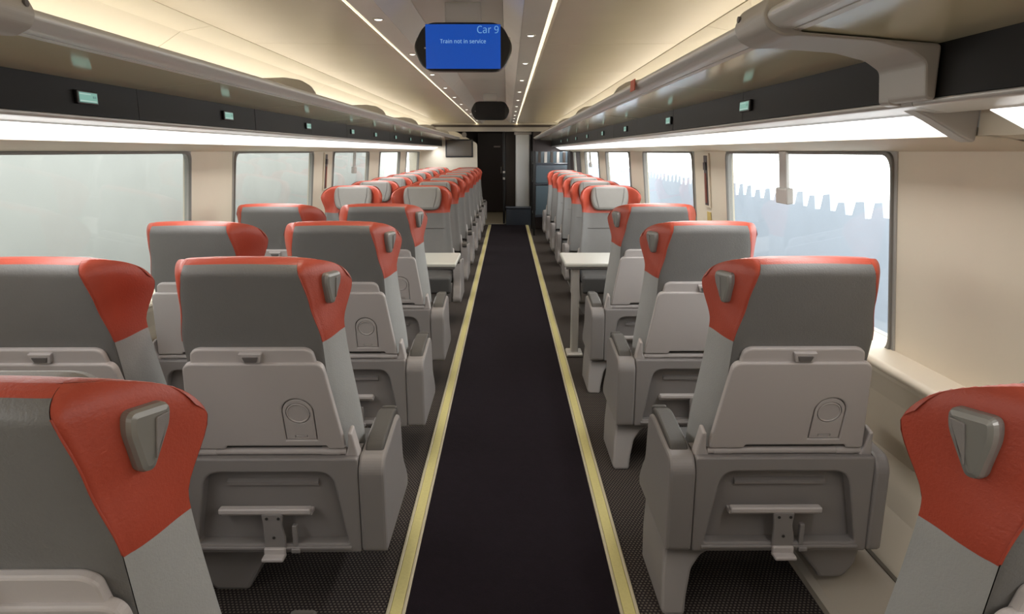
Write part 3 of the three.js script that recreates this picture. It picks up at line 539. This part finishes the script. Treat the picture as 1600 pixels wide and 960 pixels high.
function makeSeat(kind, upright = 0) {                                            // 'aisle' (left pair), 'window' (left pair), 'single'
  const t = new THREE.Group();
  const g = SEATGEO, wingGrip = kind === 'aisle' ? [1] : kind === 'single' ? [-1] : kind === 'single_turned' ? [1] : [];
  inst('back_panel', g.panel, M.greyLeather, t);
  for (const k of [1, -1]) {
    inst('side_bolster', g.side[k], M.paleLeather, t);
    const w = inst('wing', g.wing[k], M.redLeather, t); w.userData.label = 'orange red leather wing';
    if (wingGrip.includes(k)) { const h = inst('grip', GRIP[k].body, M.grip, w); h.userData.label = 'silver grey grip'; inst('grip_plate', GRIP[k].plate, M.shell, h); }
  }
  const hd = inst('headrest', g.head, M.redLeather, t); for (const l of g.lining) inst('seam', l, M.redLeather, hd);
  const pil = inst('pillow', g.pillow, M.pillow, t); for (const l of g.pillowSeam) inst('seam', l, M.shellDark, pil);
  const fr = inst('backrest', g.front, M.greyLeather, t); inst('piping', g.piping, M.shellDark, fr);
  const tr = inst('tray_table', g.tray, M.tray, t); inst('tray_back', g.trayBack, M.rubber, tr); inst('cup_holder', g.arch, M.tray, tr); inst('cup_ring', g.ring, M.tray, tr); inst('cup_disc', g.disc, M.tray, tr); inst('cup_catch', g.catch_, M.tray, tr); inst('hinge', g.hinge, M.tray, tr);
  const ho = inst('tray_housing', g.housing, M.tray, t); inst('latch', g.latch, M.tray, ho); inst('latch_pad', g.latchPad, M.shellDark, ho);
  inst('base_panel', g.base, M.shell, t); inst('recess', g.recess, M.shell, t); inst('ledge', g.ledge, M.shell, t); inst('base_lip', g.lip, M.shell, t); inst('base_frame', g.core, M.shell, t);
  inst('footrest_bar', g.bar, M.tray, t);
  const pd = inst('pedal', g.pedal, M.shell, t); inst('tongue', g.tongue, M.tray, pd); for (const q of g.screws) inst('screw', q, M.rubber, pd); inst('lever', g.lever, M.shell, pd);
  inst('cushion', g.cushion, M.cushion, t); inst('cushion_front', g.cushionFront, M.cushion, t);
  const sides = kind === 'aisle' ? [[0.291, 0.376], [-0.314, -0.291]] : kind === 'window' ? [[0.291, 0.314], [-0.365, -0.291]] : [[0.291, 0.340], [-0.376, -0.291]];
  for (const [a, b] of sides) {
    const c = inst('console', g.console(a, b), M.shell, t);
    if (b - a > 0.05) { const ar = inst('armrest', g.arm(a, b), M.pad, t); inst('armrest_tip', g.armTip(a, b), M.pad, ar); }
  }
  if (kind === 'aisle') inst('leg', g.legPair(1), M.shell, t);
  if (kind === 'window') { inst('leg', g.legPair(-1), M.shell, t); }
  if (kind.startsWith('single')) { inst('leg', g.leg(-1), M.shell, t); inst('leg', g.legWall(1), M.shell, t); }
  if (upright) for (const o of t.children) if (/^(back_panel|side_bolster|wing|headrest|pillow|backrest|tray_table|tray_housing)$/.test(o.name)) {   // a back set more upright, turned at its hinge
    const c = Math.cos(-upright), n = Math.sin(-upright); o.rotation.x = -upright; o.position.set(0, 0.5 - (0.5 * c - 0.13 * n), 0.13 - (0.5 * n + 0.13 * c));
  }
  return t;
}
const PROTO = { aisle: makeSeat('aisle'), window: makeSeat('window'), single: makeSeat('single'), single_turned: makeSeat('single_turned'), aisle_upright: makeSeat('aisle', 0.07), single_upright: makeSeat('single', 0.07) };
function placeSeat(kind, x, z, turn, label, group) {
  const o = PROTO[kind].clone(); o.name = numbered('train_seat'); o.position.set(x, 0, z); o.rotation.y = turn; o.userData = { label, category: 'seat', group }; scene.add(o); return o;
}
const XA = -0.775, XW = -1.405, XS = 0.90;
for (let i = 0; i < 4; i++) {
  const z = -(1.21 + 1.093 * i), row = `${ord[i]} row from the camera`;
  placeSeat(i ? 'aisle' : 'aisle_upright', XA + (i ? 0 : 0.02), z + (i ? 0 : 0.11), 0, `grey seat from behind, orange wing with grip, left of aisle, ${row}`, 'seats with their backs to the camera');
  placeSeat('window', XW, z, 0, `grey seat from behind, plain orange wing, by left windows, ${row}`, 'seats with their backs to the camera');
  placeSeat(i ? 'single' : 'single_upright', XS - (i ? 0 : 0.01), z + (i ? 0 : 0.14), 0, `single grey seat seen from behind, right of aisle, ${row}`, 'seats with their backs to the camera');
}
for (let i = 0; i < 8; i++) {
  const z = -(6.33 + 1.09 * i), row = `${ord[i]} behind the table`;
  placeSeat('window', XA, z, Math.PI, `seat facing the camera with grey pillow, left of aisle, ${row}`, 'seats facing the camera');
  placeSeat('aisle', XW, z, Math.PI, `seat facing the camera with grey pillow, beside left windows, ${row}`, 'seats facing the camera');
  if (i < 6) placeSeat('single_turned', XS + 0.03, z, Math.PI, `single seat facing the camera, right of aisle, ${row}`, 'seats facing the camera');
}

// tables between the facing seats
function table(x0, x1, legX, label) {
  const t = thing('table', label, 'table', [(x0 + x1) / 2, 0, -5.32]), w = x1 - x0, lx = legX - (x0 + x1) / 2;
  mk('tabletop', rbox(w, 0.032, 0.56, 0.012, 0, 0.694, 0, 3), M.tableTop, t);
  mk('edge_trim', rbox(w - 0.02, 0.018, 0.54, 0.006, 0, 0.672, 0), M.shellDark, t);
  const l = mk('leg', rbox(0.055, 0.66, 0.075, 0.014, lx, 0.335, 0.20, 3), M.silver, t);
  mk('foot', rbox(0.12, 0.025, 0.17, 0.01, lx, 0.016, 0.20), M.silver, l);
}
table(-1.70, -0.375, -1.05, 'pale table between the facing left seat rows');
table(0.415, 1.30, 0.50, 'pale table on a single leg between facing right seats');

// emergency hammer niches on two piers
function hammer(side, z, label) {
  const t = thing('hammer_holder', label, 'hammer holder', [X(side, 1.575), 0, z]), k = -side, lean = (y) => -side * -((EYE - y - 0.0)) * 0;
  const xAt = (y) => side * ((EYE - y) * 0.1 - 0.025);
  const mkp = (name, y0, y1, w, d, m, par) => mk(name, rbox(d, y1 - y0, w, 0.003).applyMatrix4(new THREE.Matrix4().makeRotationZ(side * 0.1)).translate(xAt((y0 + y1) / 2) - side * d / 2, (y0 + y1) / 2, 0), m, par);
  const f = mkp('case', 1.13, 1.49, 0.12, 0.012, M.wall, t);
  const s = mkp('slot', 1.145, 1.475, 0.075, 0.016, M.vest, t); mkp('handle', 1.16, 1.36, 0.035, 0.022, M.hammerRed, s); mkp('head', 1.38, 1.43, 0.06, 0.024, M.black, s);
  mkp('notice', 1.02, 1.10, 0.09, 0.004, M.hammerYellow, t);
}
hammer(1, -4.80, 'emergency hammer holder on the right wall pier');
hammer(-1, -7.02, 'emergency hammer holder on the left wall pier');

renderer.render(scene, camera);
